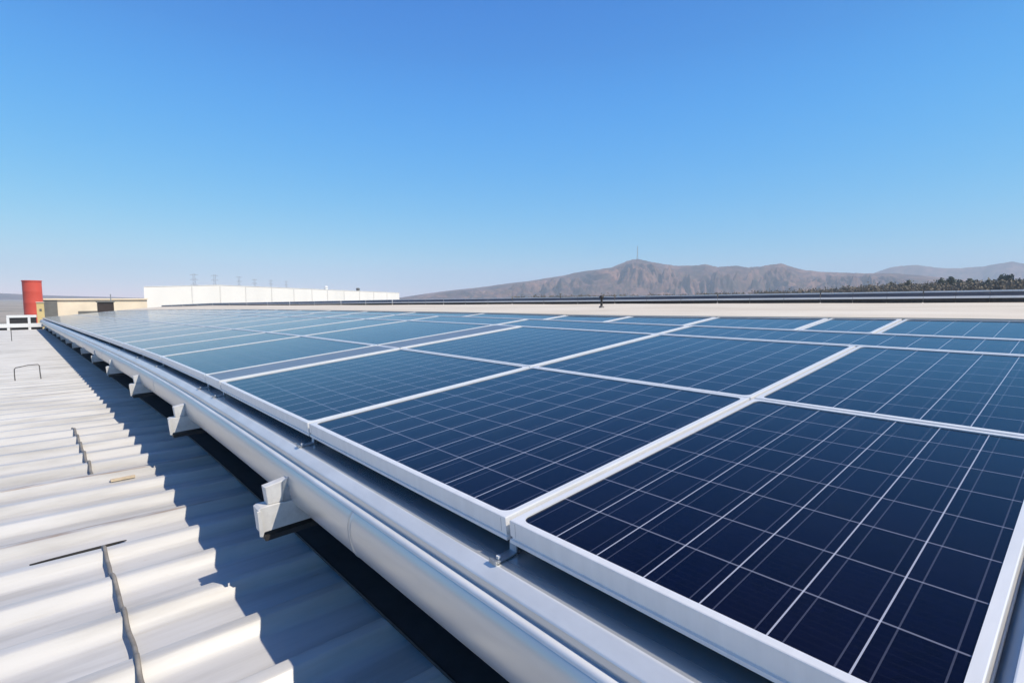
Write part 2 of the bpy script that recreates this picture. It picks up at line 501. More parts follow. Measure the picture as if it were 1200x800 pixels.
# mast on the peak
mb = MB(); a = azim(746) * 3000; zb = zat(746, 303.5, 3000) - 6; zt = zat(746, 289, 3000)
for sx, sy in ((-1, -1), (1, -1), (1, 1), (-1, 1)):
    mb.bar((a.x + sx * 3.0, a.y + sy * 3.0, zb), (a.x + sx * 0.6, a.y + sy * 0.6, zt), 0.45, 4)
for k in range(9):
    t0 = k / 9; w = 3.0 - 2.4 * t0; z = zb + (zt - zb) * t0; w2 = 3.0 - 2.4 * (t0 + 1 / 9); z2 = zb + (zt - zb) * (t0 + 1 / 9)
    for (sx, sy), (ux, uy) in zip(((-1, -1), (1, -1), (1, 1), (-1, 1)), ((1, -1), (1, 1), (-1, 1), (-1, -1))):
        mb.bar((a.x + sx * w, a.y + sy * w, z), (a.x + ux * w2, a.y + uy * w2, z2), 0.3, 4)
tag(mb.build('radio_mast', MAT['lattice'], origin=(a.x, a.y, zb)), 'thin lattice radio mast on the highest mountain peak', 'mast')

# ------------------------------------------------------------------ the building we stand on
bld = thing('factory_building', 'industrial building with white ribbed lower roof and cream upper roof', 'building', (0, 10, -8))
OFFS = (-0.5, -0.37, -0.25, -0.235, -0.22, -0.205, -0.165, -0.125, -0.085, -0.075, -0.065, -0.055, 0.0, 0.055, 0.065, 0.075, 0.085, 0.125, 0.165, 0.205, 0.22, 0.235, 0.25, 0.37)
ys = [y for k in range(-11, 113) for y in (CREST + PER * (k + o) for o in OFFS) if -3.0 <= y <= ROOF_FAR]
X0 = -9.0
def sheet_rows(xs, off=0.0):
    rows = []
    for y in ys:
        rows.append([(x + dx(y) * min(1, (x - X0) / 9.0), y, roof_z(x, y) + off + 0.0022 * noise.noise(Vector((x * 0.7, y * 1.3, 0)))) for x in xs])
    return rows
xs = [X0, -5, -3, -2, -1.4, -1, -.7, -.4, -.2, 0.0, .15, .3, .45, .6, .75, .9, 1.05, 1.2, 1.35, 1.5, 1.8]
mb = MB(); mb.grid(sheet_rows(xs))
low = mb.build('ribbed_roof', MAT['roof'], bld)
low['label'] = 'white corrugated metal roof with rusty seams'
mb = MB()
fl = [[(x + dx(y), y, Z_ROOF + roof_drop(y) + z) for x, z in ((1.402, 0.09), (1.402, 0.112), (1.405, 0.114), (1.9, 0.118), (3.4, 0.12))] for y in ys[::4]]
mb.grid(fl, smooth=False); mb.build('shade_flashing', MAT['shade_flash'], bld)  # flat sheet that carries the overhang's shade in its colour
mb = MB(); mb.tube([(1.40 + dx(y), y, Z_ROOF + roof_drop(y) + 0.112) for y in ys[::4]], 0.008, 5)
mb.build('seam_strip', MAT['wire'] if False else MAT['darkmetal'], bld)

YS = [-3 + 65.0 * i / 130 for i in range(131)]
# walls
mb = MB()
mb.grid([[(X0, y, -8), (X0, y, Z_ROOF + roof_drop(y) - 0.01)] for y in (-3, 5, 9, 13, 20, ROOF_FAR)], smooth=False)
mb.grid([[(x, ROOF_FAR, -8), (x, ROOF_FAR, Z_ROOF + dz(ROOF_FAR) - 0.01)] for x in (X0, 1.4 + dx(ROOF_FAR))], smooth=False)
mb.grid([[(x, -3, -8), (x, -3, Z_ROOF)] for x in (X0, 3.4)], smooth=False)
mb.build('wall', MAT['whitewall'], bld)
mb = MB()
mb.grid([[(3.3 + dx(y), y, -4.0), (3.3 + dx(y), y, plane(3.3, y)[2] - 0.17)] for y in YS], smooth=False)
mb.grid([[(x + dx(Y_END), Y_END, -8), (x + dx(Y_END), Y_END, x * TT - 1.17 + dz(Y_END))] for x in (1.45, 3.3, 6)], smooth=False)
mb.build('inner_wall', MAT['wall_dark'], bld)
# deck under the panels
mb = MB()
def deck_z(x, y=0.0): return x * TT - 1.154 + dz(y)
mb.grid([[(x + dx(y), y, deck_z(x, y)) for x in (1.262, 1.30, 2, 4, 6, 7.9)] for y in YS], smooth=False)
mb.build('roof_deck', MAT['deck'], bld)
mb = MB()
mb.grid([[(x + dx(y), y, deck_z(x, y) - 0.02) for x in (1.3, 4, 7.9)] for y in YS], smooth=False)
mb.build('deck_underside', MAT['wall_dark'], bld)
# cream membrane roof from the top of the array to the far edge
RACK = []   # base line of the far row, right to left
for px in (1420, 1300, 1200, 1080, 960, 840, 720, 600, 520, 460, 400, 340, 290, 250, 215, 190):
    k = (px - 600) / 613.0
    d = 32.5 / (1 + 0.636 * k)          # forward depth on the line d = 20 + .636 (19.6 - l)
    base_y = interp([(190, 359), (250, 357.7), (340, 357.2), (460, 356.6), (700, 355.6), (840, 354.8), (1200, 353.6), (1420, 353)], px)
    P = FW * d + RT * (k * d)
    D = P.length
    RACK.append((px, P, zat(px, base_y, D)))
mb = MB(); rows = []
nr = 64
for i in range(nr + 1):
    y = -3 + (Y_END + 3.0) * i / nr
    a = a_top(y); p0 = Vector(plane(a + 0.01, y, 0.012))
    # matching point on the rack line
    f = i / nr * (len(RACK) - 1); k = min(int(f), len(RACK) - 2); t = f - k
    P1 = RACK[k][1].lerp(RACK[k + 1][1], t); z1 = RACK[k][2] + (RACK[k + 1][2] - RACK[k][2]) * t
    p1 = Vector((P1.x, P1.y, z1 - 0.03))
    p2 = p1 + (p1 - p0).normalized() * 9; p2.z = z1 - 0.035
    row = [p0 + Vector((0, 0, -0.16)), p0]
    for s in (0.15, 0.3, 0.5, 0.7, 0.85, 1.0):
        q = p0.lerp(p1, s); q.z += 0.02 * noise.noise(q * 0.25); row.append(q)
    row.append(p2); row.append(p2 + Vector((0, 0, -8)))
    rows.append(row)
mb.grid(rows, smooth=False)
mb.build('flat_roof', MAT['membrane'], bld)['label'] = 'cream flat membrane roof behind the panels'
# the far end of the building beyond the array
mb = MB()
e0 = rows[-1]
mb.add([e0[1], e0[7], e0[8], (e0[8].x, e0[8].y, -8), (e0[1].x, e0[1].y, -8)], [(0, 1, 2, 3, 4)])
mb.build('end_wall', MAT['whitewall'], bld)

# ------------------------------------------------------------------ gutter along the eave with its brackets
gut = thing('rain_gutter', 'long grey metal gutter along the eave below the front panels', 'gutter', (1.2, 3, -1.03))
prof = [(1.36, -1.0215), (1.262, -1.0265), (1.243, -1.0285), (1.239, -1.0285), (1.236, -1.031), (1.192, -1.063), (1.188, -1.067), (1.186, -1.072),
        (1.185, -1.106), (1.178, -1.108), (1.168, -1.1045), (1.158, -1.105), (1.150, -1.109), (1.146, -1.116), (1.145, -1.123),
        (1.137, -1.134), (1.128, -1.150), (1.121, -1.172), (1.118, -1.20), (1.119, -1.235), (1.123, -1.27), (1.130, -1.305), (1.141, -1.34),
        (1.158, -1.368), (1.185, -1.39), (1.23, -1.402), (1.30, -1.405), (1.45, -1.40)]
GY = [-3 + 65.3 * i / 220 for i in range(221)]
mb = MB()
def gp(j, y):
    x, z = prof[j]
    w = 0.0016 * noise.noise(Vector((j * 0.35, y * 1.1, 4)))
    return (x + dx(y) + w, y, z + w + dz(y))
mb.grid([[gp(j, y) for j in range(7, 10)] for y in GY]); mb.grid([[gp(j, y) for j in range(14, len(prof))] for y in GY])
mb.grid([[gp(j, y) for j in range(0, 3)] for y in GY])
trough = mb.build('trough', MAT['gutter'], gut, sharp=40)
mb = MB(); mb.grid([[gp(j, y) for j in range(2, 8)] for y in GY]); mb.build('sunlit_ledge', MAT['sunlit_trim'], gut, sharp=40)
mb = MB(); mb.grid([[gp(j, y) for j in range(9, 15)] for y in GY]); mb.build('bead', MAT['sunlit_trim'], gut, sharp=50)
for yj in (2.55, 8.9, 15.4, 21.8, 28.2, 34.6):
    mb = MB()
    mb.grid([[(gp(j, yy)[0] - 0.0025 * k_, yy, gp(j, yy)[2] - 0.001 * k_) for j in range(14, len(prof) - 2)] for yy, k_ in ((yj, 0), (yj + .001, 1), (yj + .029, 1), (yj + .03, 0))])
    mb.build('joint_collar', MAT['gutter'], gut)
mb = MB()   # end cap
mb.add([(x + dx(GY[-1]), GY[-1] + 0.001, z + dz(GY[-1])) for x, z in prof], [tuple(range(len(prof)))])
mb.build('end_cap', MAT['gutter'], gut)

def bracket_mesh():
    """returns meshes of one bracket around y = 0 : block, strap, flange"""
    b = MB()
    # lower block: channel end with a lip, tapering slightly
    def prism(m, poly, y0, y1, ch=0.006):
        n = len(poly)
        cxp = sum(p[0] for p in poly) / n; czp = sum(p[1] for p in poly) / n
        def ins(p): 
            d = Vector((cxp - p[0], czp - p[1])); 
            d = d.normalized() * ch if d.length > 0 else d
            return (p[0] + d.x, p[1] + d.y)
        loops = [[(ins(p)[0], y0, ins(p)[1]) for p in poly], [(p[0], y0 + ch, p[1]) for p in poly],
                 [(p[0], y1 - ch, p[1]) for p in poly], [(ins(p)[0], y1, ins(p)[1]) for p in poly]]
        vs = [v for l in loops for v in l]; fs = [tuple(range(n))]
        for l in range(3):
            for i in range(n): fs.append((l * n + i, l * n + (i + 1) % n, (l + 1) * n + (i + 1) % n, (l + 1) * n + i))
        fs.append(tuple(reversed(range(3 * n, 4 * n))))
        m.add(vs, fs)
    prism(b, [(0.925, -1.345), (0.945, -1.335), (1.62, -1.325), (1.62, -1.475), (0.965, -1.50), (0.94, -1.505)], -0.055, 0.055)
    prism(b, [(0.918, -1.352), (0.938, -1.348), (0.956, -1.50), (0.948, -1.525), (0.93, -1.52)], -0.067, -0.052, 0.003)
    t = MB()
    prism(t, [(0.975, -1.215), (1.13, -1.185), (1.20, -1.20), (1.22, -1.333), (0.99, -1.333)], -0.035, 0.035)
    f = MB()
    prism(f, [(0.955, -1.528), (1.7, -1.50), (1.7, -1.53), (0.965, -1.56)], -0.06, 0.06, 0.004)
    z = MB()
    prism(z, [(1.085, -1.195), (1.13, -1.165), (1.165, -1.165), (1.20, -1.33), (1.08, -1.33)], -0.047, -0.0385, 0.001)
    z.bar((1.12, -0.047, -1.24), (1.12, -0.06, -1.24), 0.012, 6)
    z.bar((1.135, -0.047, -1.30), (1.135, -0.06, -1.30), 0.010, 6)
    return b, t, f, z
BY = [0.12, 3.55, 6.9, 10.2, 13.6, 17.0, 20.4, 23.8, 27.2, 30.6, 34.0, 38.0, 43.0, 49.0, 56.0]
first = None
for i, y in enumerate(BY):
    if i == 0:
        b, t, f, z = bracket_mesh()
        gl = Vector(gut.location)
        off = Vector((dx(y), y, dz(y)))
        def sh(m): 
            m.v = [tuple(Vector(p) + off) for p in m.v]; return m
        bo = sh(b).build('bracket', MAT['bracket'], gut, recalc=True)
        bo['_wo'] = tuple(gl)
        subs = [sh(t).build('cap_block', MAT['bracket'], bo, recalc=True), sh(z).build('strap', MAT['zinc'], bo, recalc=True),
                sh(f).build('flange', MAT['darkmetal'], bo, recalc=True)]
        first = (bo, subs, off)
    else:
        o = first[0].copy(); COL.objects.link(o); o.parent = gut
        o.location = Vector((dx(y) + min(0.14, 0.03 * max(0, i - 1)), y, dz(y))) - first[2]
        for s in first[1]:
            c = s.copy(); COL.objects.link(c); c.parent = o
for o in list(COL.objects):
    if '_wo' in o: del o['_wo']

# ------------------------------------------------------------------ solar panels
def panel(y0, y1, a0, a1, nu, nv, label, group, top=True, full=True):
    """one framed module between y0..y1 along the eave and a0..a1 up the slope"""
    L = y1 - y0; W = a1 - a0
    o = plane(a0, (y0 + y1) / 2, -0.095)
    root = thing('solar_panel', label, 'solar panel', o, group)
    jit = 0.003 * (random.random() - 0.5)
    def P(u, v, h):
        y = y0 + u
        am = min(a1, a_top(y)) if top else a1
        return plane(a0 + v * (am - a0) / W, y, h + jit)
    fb = MB()
    lip = 0.031
    if full:
        loops = [(0.004, 0.0), (0.0008, -0.0015), (0.0, -0.005), (0.0, -0.066), (0.005, -0.070), (0.005, -0.078), (-0.003, -0.081), (-0.003, -0.095), (0.025, -0.095)]
    else:
        loops = [(0.0, 0.0), (0.0, -0.095)]
    nsub = 1
    vs = []
    for ins, h in loops:
        for (u, v) in ((ins, ins), (L - ins, ins), (L - ins, W - ins), (ins, W - ins)): vs.append(P(u, v, h))
    fs = []
    for l in range(len(loops) - 1):
        for i in range(4):
            j = (i + 1) % 4; fs.append((l * 4 + i, (l + 1) * 4 + i, (l + 1) * 4 + j, l * 4 + j))
    # top face with rounded inner corners
    r = 0.045 if full else 0.02; K = 6 if full else 1
    inner = []
    i0 = loops[0][0]
    for ci, (cu, cv, a) in enumerate(((lip + r, lip + r, pi), (L - lip - r, lip + r, 1.5 * pi), (L - lip - r, W - lip - r, 0), (lip + r, W - lip - r, 0.5 * pi))):
        inner.append([(cu + r * cos(a + k / K * pi / 2), cv + r * sin(a + k / K * pi / 2)) for k in range(K + 1)])
    base = len(vs)
    flat = [q for c in inner for q in c]
    vs += [P(u, v, 0.0) for u, v in flat]
    n = K + 1
    for c in range(4):
        for k in range(K): fs.append((c, base + c * n + k, base + c * n + k + 1))
        d = (c + 1) % 4
        fs.append((c, base + c * n + K, base + d * n, d))
    b2 = len(vs)
    vs += [P(u, v, -0.007) for u, v in flat]
    tot = 4 * n
    for k in range(tot): fs.append((base + k, b2 + k, b2 + (k + 1) % tot, base + (k + 1) % tot))
    fb.add(vs, fs)
    fb.build('frame', MAT['frame'], root, recalc=False)
    if full and a0 < 2 and 0 < y0 < 6:
        for uc in (0.030, L - 0.030):
            sm = MB()
            sm.add([P(uc + e, -f, h) for h in (-0.066, -0.008) for e, f in ((-.0012, .0004), (.0012, .0004), (.0012, -.004), (-.0012, -.004))], [(3, 2, 1, 0), (4, 5, 6, 7), (0, 1, 5, 4), (1, 2, 6, 5), (2, 3, 7, 6), (3, 0, 4, 7)])
            sm.build('corner_seam', MAT['zinc'], root)
    gb = MB()
    gl = lip - 0.004
    m = 0.012                               # white margin between frame and first cell line
    vs = []; uv = []
    nx_ = 4
    for j in range(nx_ + 1):
        for i in range(nx_ + 1):
            u = gl + (L - 2 * gl) * i / nx_; v = gl + (W - 2 * gl) * j / nx_
            vs.append(P(u, v, -0.006)); uv.append(((u - lip) / (L - 2 * lip) * nu * 0.996 + 0.02, (v - lip) / (W - 2 * lip) * nv * 0.996 + 0.02))
    fs = [(j * (nx_ + 1) + i, j * (nx_ + 1) + i + 1, (j + 1) * (nx_ + 1) + i + 1, (j + 1) * (nx_ + 1) + i) for j in range(nx_) for i in range(nx_)]
    gb.add(vs, fs, False, uv)
    gb.build('cell_glass', MAT['cell'], root)
    return root

far = [(6.79, 9.50), (9.53, 11.31), (11.34, 13.64)] + [(13.67 + 2.41 * k, 13.67 + 2.41 * k + 2.38) for k in range(20)]
rowA = [(-0.65, 0.088), (0.13, 1.505), (1.53, 3.625), (3.655, 6.09)] + far
rowB = [(-0.65, 1.505), (1.53, 3.625), (3.655, 6.09)] + far
rowC = [(-0.65, 3.64), (3.67, 6.76)] + far
rowD = [(-0.65, 1.575), (1.605, 2.33), (2.36, 3.74), (3.77, 5.1), (5.13, 6.4), (6.43, 8.7)] + [(8.73 + 2.6 * k, 8.73 + 2.6 * k + 2.57) for k in range(20)]
ROWS = [('A', rowA, 1.318, 3.455, 8, 'front row'),
        ('B', rowB, 3.470, 5.625, 8, 'second row'),
        ('C', rowC, 5.645, 6.40, 3, 'narrow third row'),
        ('D', rowD, 6.43, 7.85, 5, 'last row by the cream roof')]
HOW = {('A', 0): 'cropped solar panel at the near end of the front row, only its frame corner showing',
       ('A', 1): 'large near solar panel with bright cell lines, at the lower right of the front row',
       ('A', 2): 'dark blue square front row solar panel between its nearest joint and second joint',
       ('A', 3): 'mid blue solar panel of the front row, just before the narrow grey cover plate',
       ('A', 4): 'sky-reflecting solar panel of the front row, just behind the narrow grey cover plate'}
for key, row, a0, a1, nv, where in ROWS:
    for i, (y0, y1) in enumerate(row):
        if key in 'CD' and min(a_top(y0), a_top(y1)) - a0 < 0.12: continue
        lab = HOW.get((key, i))
        if not lab:
            tone = 'dark blue' if y0 < 1.6 else 'blue' if y0 < 6 else 'pale sky-reflecting'
            lab = '%s solar panel, %s from near end of the %s' % (tone, ORD[i + 1], where)
        nu = 7 if (key, i) == ('A', 1) else max(3, round((y1 - y0) / 0.225))
        panel(y0, y1, a0, a1, nu, nv, lab, 'framed solar panels on the roof', full=(y0 < 12))
# narrow grey cover plates between the third panels and the far ones
for key, row, a0, a1, nv, where in ROWS[:2]:
    y0, y1 = 6.115, 6.765
    mb = MB()
    lo = [plane(a, y, h) for h in (-0.095, -0.004) for a, y in ((a0, y0), (a0, y1), (a1, y1), (a1, y0))]
    ch = [plane(a, y, 0.0) for a, y in ((a0 + .004, y0 + .004), (a0 + .004, y1 - .004), (a1 - .004, y1 - .004), (a1 - .004, y0 + .004))]
    vs = lo + ch
    fs = []
    for l in range(2):
        for i in range(4):
            j = (i + 1) % 4; fs.append((l * 4 + i, l * 4 + j, (l + 1) * 4 + j, (l + 1) * 4 + i))
    fs += [(8, 9, 10, 11), (3, 2, 1, 0)]
    mb.add(vs, fs)
    root = thing('cover_plate', 'narrow grey metal cover plate between solar panels, in the ' + where, 'cover plate', plane(a0, 6.5, -0.095), 'grey cover plates between panels')
    mb.build('plate', MAT['frame'], root, recalc=True)
    e = MB(); e.add([plane(a, yy, 0.002) for a, yy in ((a0 + .03, y0 + .04), (a0 + .03, y1 - .04), (a1 - .03, y1 - .04), (a1 - .03, y0 + .04))], [(0, 1, 2, 3)])
    e.build('inset', MAT['plate'], root)
    for ye in (y0 + 0.02, y1 - 0.02):     # raised pale edges
        e = MB()
        p = [plane(a, yy, h) for h in (0.001, 0.008) for a, yy in ((a0, ye - .018), (a0, ye + .018), (a1, ye + .018), (a1, ye - .018))]
        e.add(p, [(3, 2, 1, 0), (4, 5, 6, 7), (0, 1, 5, 4), (1, 2, 6, 5), (2, 3, 7, 6), (3, 0, 4, 7)])
        e.build('edge_strip', MAT['frame'], root, recalc=True)

# clips on the shelf at the panel joints
CLIPS = [(0.11, 'at the near edge of the frame'), (1.517, 'under the joint of the nearest two panels'), (3.64, 'under the joint of second and third panels'),
         (6.10, 'before the grey cover plate'), (6.778, 'behind the grey cover plate')] + [(f_[0] - 0.015, None) for f_ in far[1:9]]
for i, (y, w) in enumerate(CLIPS):
    if w is None: w = 'under the %s joint beyond the grey plate' % ORD[i - 4]
    x0 = 1.245
    root = thing('panel_clip', 'small clip on the gutter shelf ' + w, 'clip', (x0 + dx(y), y, deck_z(x0, y)), 'metal clips at the panel joints')
    mb = MB()
    zb = deck_z(1.3, y) + 0.004
    mb.obox((1.30 + dx(y), y, zb + 0.004), (0.062, 0, 0.062 * TT), (0, 0.021, 0), (0, 0, 0.003))
    mb.obox((1.345 + dx(y), y, zb + 0.03), (0.004, 0, 0), (0, 0.021, 0), (0, 0, 0.03))
    mb.obox((1.238 + dx(y), y, zb + 0.001), (0.004, 0, 0), (0, 0.021, 0), (0, 0, 0.009))
    mb.build('base', MAT['zinc'], root)
    mb = MB()
    mb.bar((1.265 + dx(y), y, zb + 0.005), (1.265 + dx(y), y, zb + 0.016), 0.010, 6, smooth=False)
    mb.build('bolt', MAT['frame'], root)

# ------------------------------------------------------------------ things lying on the lower roof
def drape(pts, lift, n=60, sag=0.055):
    out = []
    for i in range(n + 1):
        f = i / n * (len(pts) - 1); k = min(int(f), len(pts) - 2); t = f - k
        x = pts[k][0] + (pts[k + 1][0] - pts[k][0]) * t; y = pts[k][1] + (pts[k + 1][1] - pts[k][1]) * t
        z = max(roof_z(x, y), Z_ROOF + roof_drop(y) + RIB_H - sag) + lift
        x += 0.012 * noise.noise(Vector((0, y * 3, 3)))
        out.append((x, y, z))
    # smooth heights a little
    for _ in range(5):
        out = [out[0]] + [(out[i][0], out[i][1], max((out[i - 1][2] + out[i][2] * 2 + out[i + 1][2]) / 4, roof_z(out[i][0], out[i][1]) + lift * 0.9)) for i in range(1, len(out) - 1)] + [out[-1]]
    return out
c1 = [(0.20, 5.14), (0.208, 4.84), (0.218, 4.55), (0.227, 4.28), (0.231, 4.0), (0.237, 3.73), (0.241, 3.47), (0.242, 3.29), (0.246, 3.12), (0.25, 2.7), (0.26, 2.2), (0.27, 1.4)]
mb = MB(); mb.tube(drape(c1, 0.013, 90), 0.013, 7)
tag(mb.build('loose_cable', MAT['cable'], origin=(0.24, 3.5, -1.95)), 'thick grey cable lying across the near white roof ribs, rising to a dark slit', 'cable', 'grey cables on the ribbed roof')
c2 = [(0.14, 10.43), (0.18, 9.35), (0.202, 8.65), (0.219, 8.0), (0.242, 7.45)]
mb = MB(); mb.tube(drape(c2, 0.014, 50, 0.07), 0.016, 7)
tag(mb.build('loose_cable', MAT['cable'], origin=(0.2, 8.7, -1.93)), 'short dark grey cable across the white roof ribs, farther from the camera', 'cable', 'grey cables on the ribbed roof')

# thin black strip standing in for the shadow gap under a lifted sheet lip
cr = CREST + PER * 5
mb = MB()
pts = []
for i in range(25):
    t = i / 24; x = -0.23 + 0.59 * t
    y = cr - 0.325 - 0.015 * sin(t * pi) + 0.02 * t
    pts.append((x, y, roof_z(x, y) + 0.014))
mb.tube(pts, lambda t: 0.004 + 0.011 * sin(pi * min(1, max(0.02, t))) ** 0.6, 6)
tag(mb.build('gap_shade_strip', MAT['slit'], origin=(0.06, cr - 0.33, -1.98)), 'thin black painted shadow gap curving along a white roof rib above the near cable', 'shadow strip')

# pale stick on a rib
mb = MB(); yy = 7.08
mb.obox((0.49, yy, roof_z(0.49, yy) + 0.022), (0.11, 0.008, 0.0), (-0.001, 0.018, 0.0), (0, 0, 0.012))
tag(mb.build('wooden_stick', MAT['stick'], origin=(0.49, yy, -1.93)), 'short pale wooden stick lying on a rusty roof rib by the shadow edge', 'stick')
# wire hoop
mb = MB()
y = 17.85; zb = roof_z(-0.6, y)
za = zb + 0.32
pts = [(-0.78, y, zb - 0.02), (-0.785, y, zb + 0.15), (-0.78, y, za - 0.03), (-0.75, y, za), (-0.53, y + 0.02, za + 0.045), (-0.34, y + 0.03, za + 0.05), (-0.315, y + 0.02, za + 0.02), (-0.31, y, zb + 0.15), (-0.30, y, zb - 0.02)]
mb.tube(pts, 0.012, 6)
tag(mb.build('wire_hoop', MAT['wire'], origin=(-0.5, y, zb)), 'bent steel wire hoop standing on the white roof far left', 'hoop')
# thin post with a foot wire near the far end
mb = MB(); y = 41.0; x = -1.80; zb = roof_z(x, y)
mb.bar((x, y, zb), (x, y, zb + 0.85), 0.018, 6)
mb.tube([(x, y, zb + 0.02), (x + 0.17, y - 0.02, zb + 0.03), (x + 0.34, y, zb + 0.02), (x + 0.44, y - 0.1, zb + 0.05)], 0.032, 6)
tag(mb.build('thin_post', MAT['wire'], origin=(x, y, zb)), 'thin steel post with a curled foot near the far end of the white roof', 'post')

# white parapet frame closing the far end of the lower roof
yr = 63.0
zr0 = Z_ROOF + dz(yr)
par = thing('end_railing', 'white boxy railing with dark openings across the far end of the roof', 'railing', (-2.2, yr, zr0))
xa, xb = -2.98, -1.05
mb = MB(); mb.box(xa, xb, yr - .07, yr + .07, -1.72, -1.50); mb.build('top_rail', MAT['white'], par)
mb = MB(); mb.box(-8.5, xb + 0.4, yr - .08, yr + .08, -2.58, -2.24); mb.build('bottom_rail', MAT['white'], par)
for x in (xa + .07, -1.55):
    mb = MB(); mb.box(x - .09, x + .09, yr - .06, yr + .06, zr0, -1.722); mb.build('post', MAT['white'], par)
mb = MB(); mb.box(xa + 0.17, xb - 0.02, yr + .02, yr + .05, -2.24, -1.722); mb.build('infill_panel', MAT['darkmetal'], par)
mb = MB(); mb.box(-8.5, xb + .35, yr + .02, yr + .05, zr0 - 0.1, -2.582); mb.build('skirting', MAT['darkmetal'], par)

# ------------------------------------------------------------------ far row of tilted panels on the cream roof
rk = thing('panel_rack', 'long low row of tilted dark panels across the back of the cream roof', 'panel rack', tuple(RACK[7][1] + Vector((0, 0, RACK[7][2]))))
Hr = lambda px: interp([(190, 0.10), (250, 0.20), (460, 0.33), (700, 0.37), (1200, 0.46), (1420, 0.47)], px)
pan_i = 0
for (pa, A, za), (pb, B, zb_) in zip(RACK, RACK[1:]):
    nseg = 3 if pa > 500 else 2
    for s in range(nseg):
        t0 = s / nseg; t1 = (s + 1) / nseg - 0.003
        P0 = A.lerp(B, t0); P1 = A.lerp(B, t1); q0 = za + (zb_ - za) * t0; q1 = za + (zb_ - za) * t1
        h0 = Hr(pa + (pb - pa) * t0); h1 = Hr(pa + (pb - pa) * t1)
        out = Vector(((A.x + B.x) / 2, (A.y + B.y) / 2, 0)).normalized()
        mb = MB()
        def pt(P, q, o_, z): return Vector((P.x, P.y, 0)) + out * o_ + Vector((0, 0, q + z))
        # glass slope
        lo0, lo1 = pt(P0, q0, 0.02, h0 * .54), pt(P1, q1, 0.02, h1 * .54)
        hi0, hi1 = pt(P0, q0, 0.30, h0 * .92), pt(P1, q1, 0.30, h1 * .92)
        mb.add([lo0, lo1, hi1, hi0], [(0, 1, 2, 3)], uv=[(0.1, 0.1), (4.9, 0.1), (4.9, 2.9), (0.1, 2.9)])
        pn = mb.build('panel', MAT['rackglass'], rk)
        mb = MB()
        for (c0, c1, hw) in ((lo0, lo1, 0.045), (hi0, hi1, 0.03)):
            m0 = (c0 + c1) / 2
            mb.obox(m0 - Vector((0, 0, hw)) if hw > .03 else m0 + Vector((0, 0, 0.02)), (c1 - c0) / 2, out * 0.02, (0, 0, hw * h0 / 0.46))
        mb.build('rail', MAT['white'], rk)
        mb = MB()
        k0, k1 = pt(P0, q0, 0.36, -0.05), pt(P1, q1, 0.36, -0.05)
        mb.add([k0, k1, pt(P1, q1, 0.33, h1 * .9), pt(P0, q0, 0.33, h0 * .9)], [(0, 1, 2, 3)])
        mb.add([pt(P0, q0, 0.06, 0), pt(P1, q1, 0.06, 0), pt(P1, q1, 0.06, h1 * .5), pt(P0, q0, 0.06, h0 * .5)], [(0, 1, 2, 3)])
        mb.build('shade_skirt', MAT['darkmetal'], rk)  # dark sheets added as the shade under and behind the tilted panels

# vent pipe on the cream roof
def roofpt(px, py, D): 
    a_ = azim(px) * D; return Vector((a_.x, a_.y, zat(px, py, D)))
p = roofpt(705, 361, 16.0)
vp = thing('vent_pipe', 'short dark vent pipe standing on the cream roof before the far panel row', 'vent pipe', tuple(p - Vector((0, 0, 0.02))))
mb = MB(); mb.bar(p - Vector((0, 0, 0.05)), p + Vector((0, 0, 0.33)), 0.035, 10); mb.build('pipe', MAT['darkmetal'], vp)
mb = MB(); mb.lathe(tuple(p), [(0.0, 0.07), (0.05, 0.07), (0.075, 0.04), (0.085, 0.0), (0.08, -0.05)], 14); mb.build('base_collar', MAT['wire'], vp)
mb = MB(); mb.lathe(tuple(p + Vector((0, 0, 0.30))), [(0.0, 0.09), (0.05, 0.075), (0.075, 0.03), (0.075, 0.0), (0.0, 0.0)], 14); mb.build('cap', MAT['darkmetal'], vp)
p = Vector(RACK[6][1]).lerp(Vector(RACK[7][1]), 0.5) + Vector((0, 0, RACK[6][2]))
mb = MB(); mb.bar(p + Vector((0, 0, 0.3)), p + Vector((0, 0, 0.55)), 0.03, 8); mb.lathe(tuple(p + Vector((0, 0, 0.5))), [(0, 0.07), (0.05, 0.05), (0.05, 0)], 10)
tag(mb.build('vent_stub', MAT['wire'], origin=tuple(p)), 'tiny grey vent stub rising above the far panel row, left of the vent pipe', 'vent')

# ------------------------------------------------------------------ buildings and structures beyond, left
def at(px, D): 
    a_ = azim(px) * D; return Vector((a_.x, a_.y, 0))
GZ = -8.0
# white warehouse: one long facade from px 169 to 468
A = at(169, 105.0); B = at(468, 150.0)
zA = zat(169, 336.3, A.length); zB = zat(468, 343.2, B.length)
wh = thing('white_warehouse', 'long white warehouse with a low pitched roof beyond the panels', 'warehouse', (A.x, A.y, GZ))
fac = (B - A); nrm = Vector((fac.y, -fac.x, 0)).normalized()
if nrm.dot(A) < 0: nrm = -nrm           # pointing away from the camera
def wp(t, back, z): 
    q = A + fac * t + ((at(186, 170) - A) * (1 - t) + (at(463, 210) - B) * t) * (back / 40.0) * (0 if back < 0 else 1) + nrm * min(back, 0); return Vector((q.x, q.y, z))
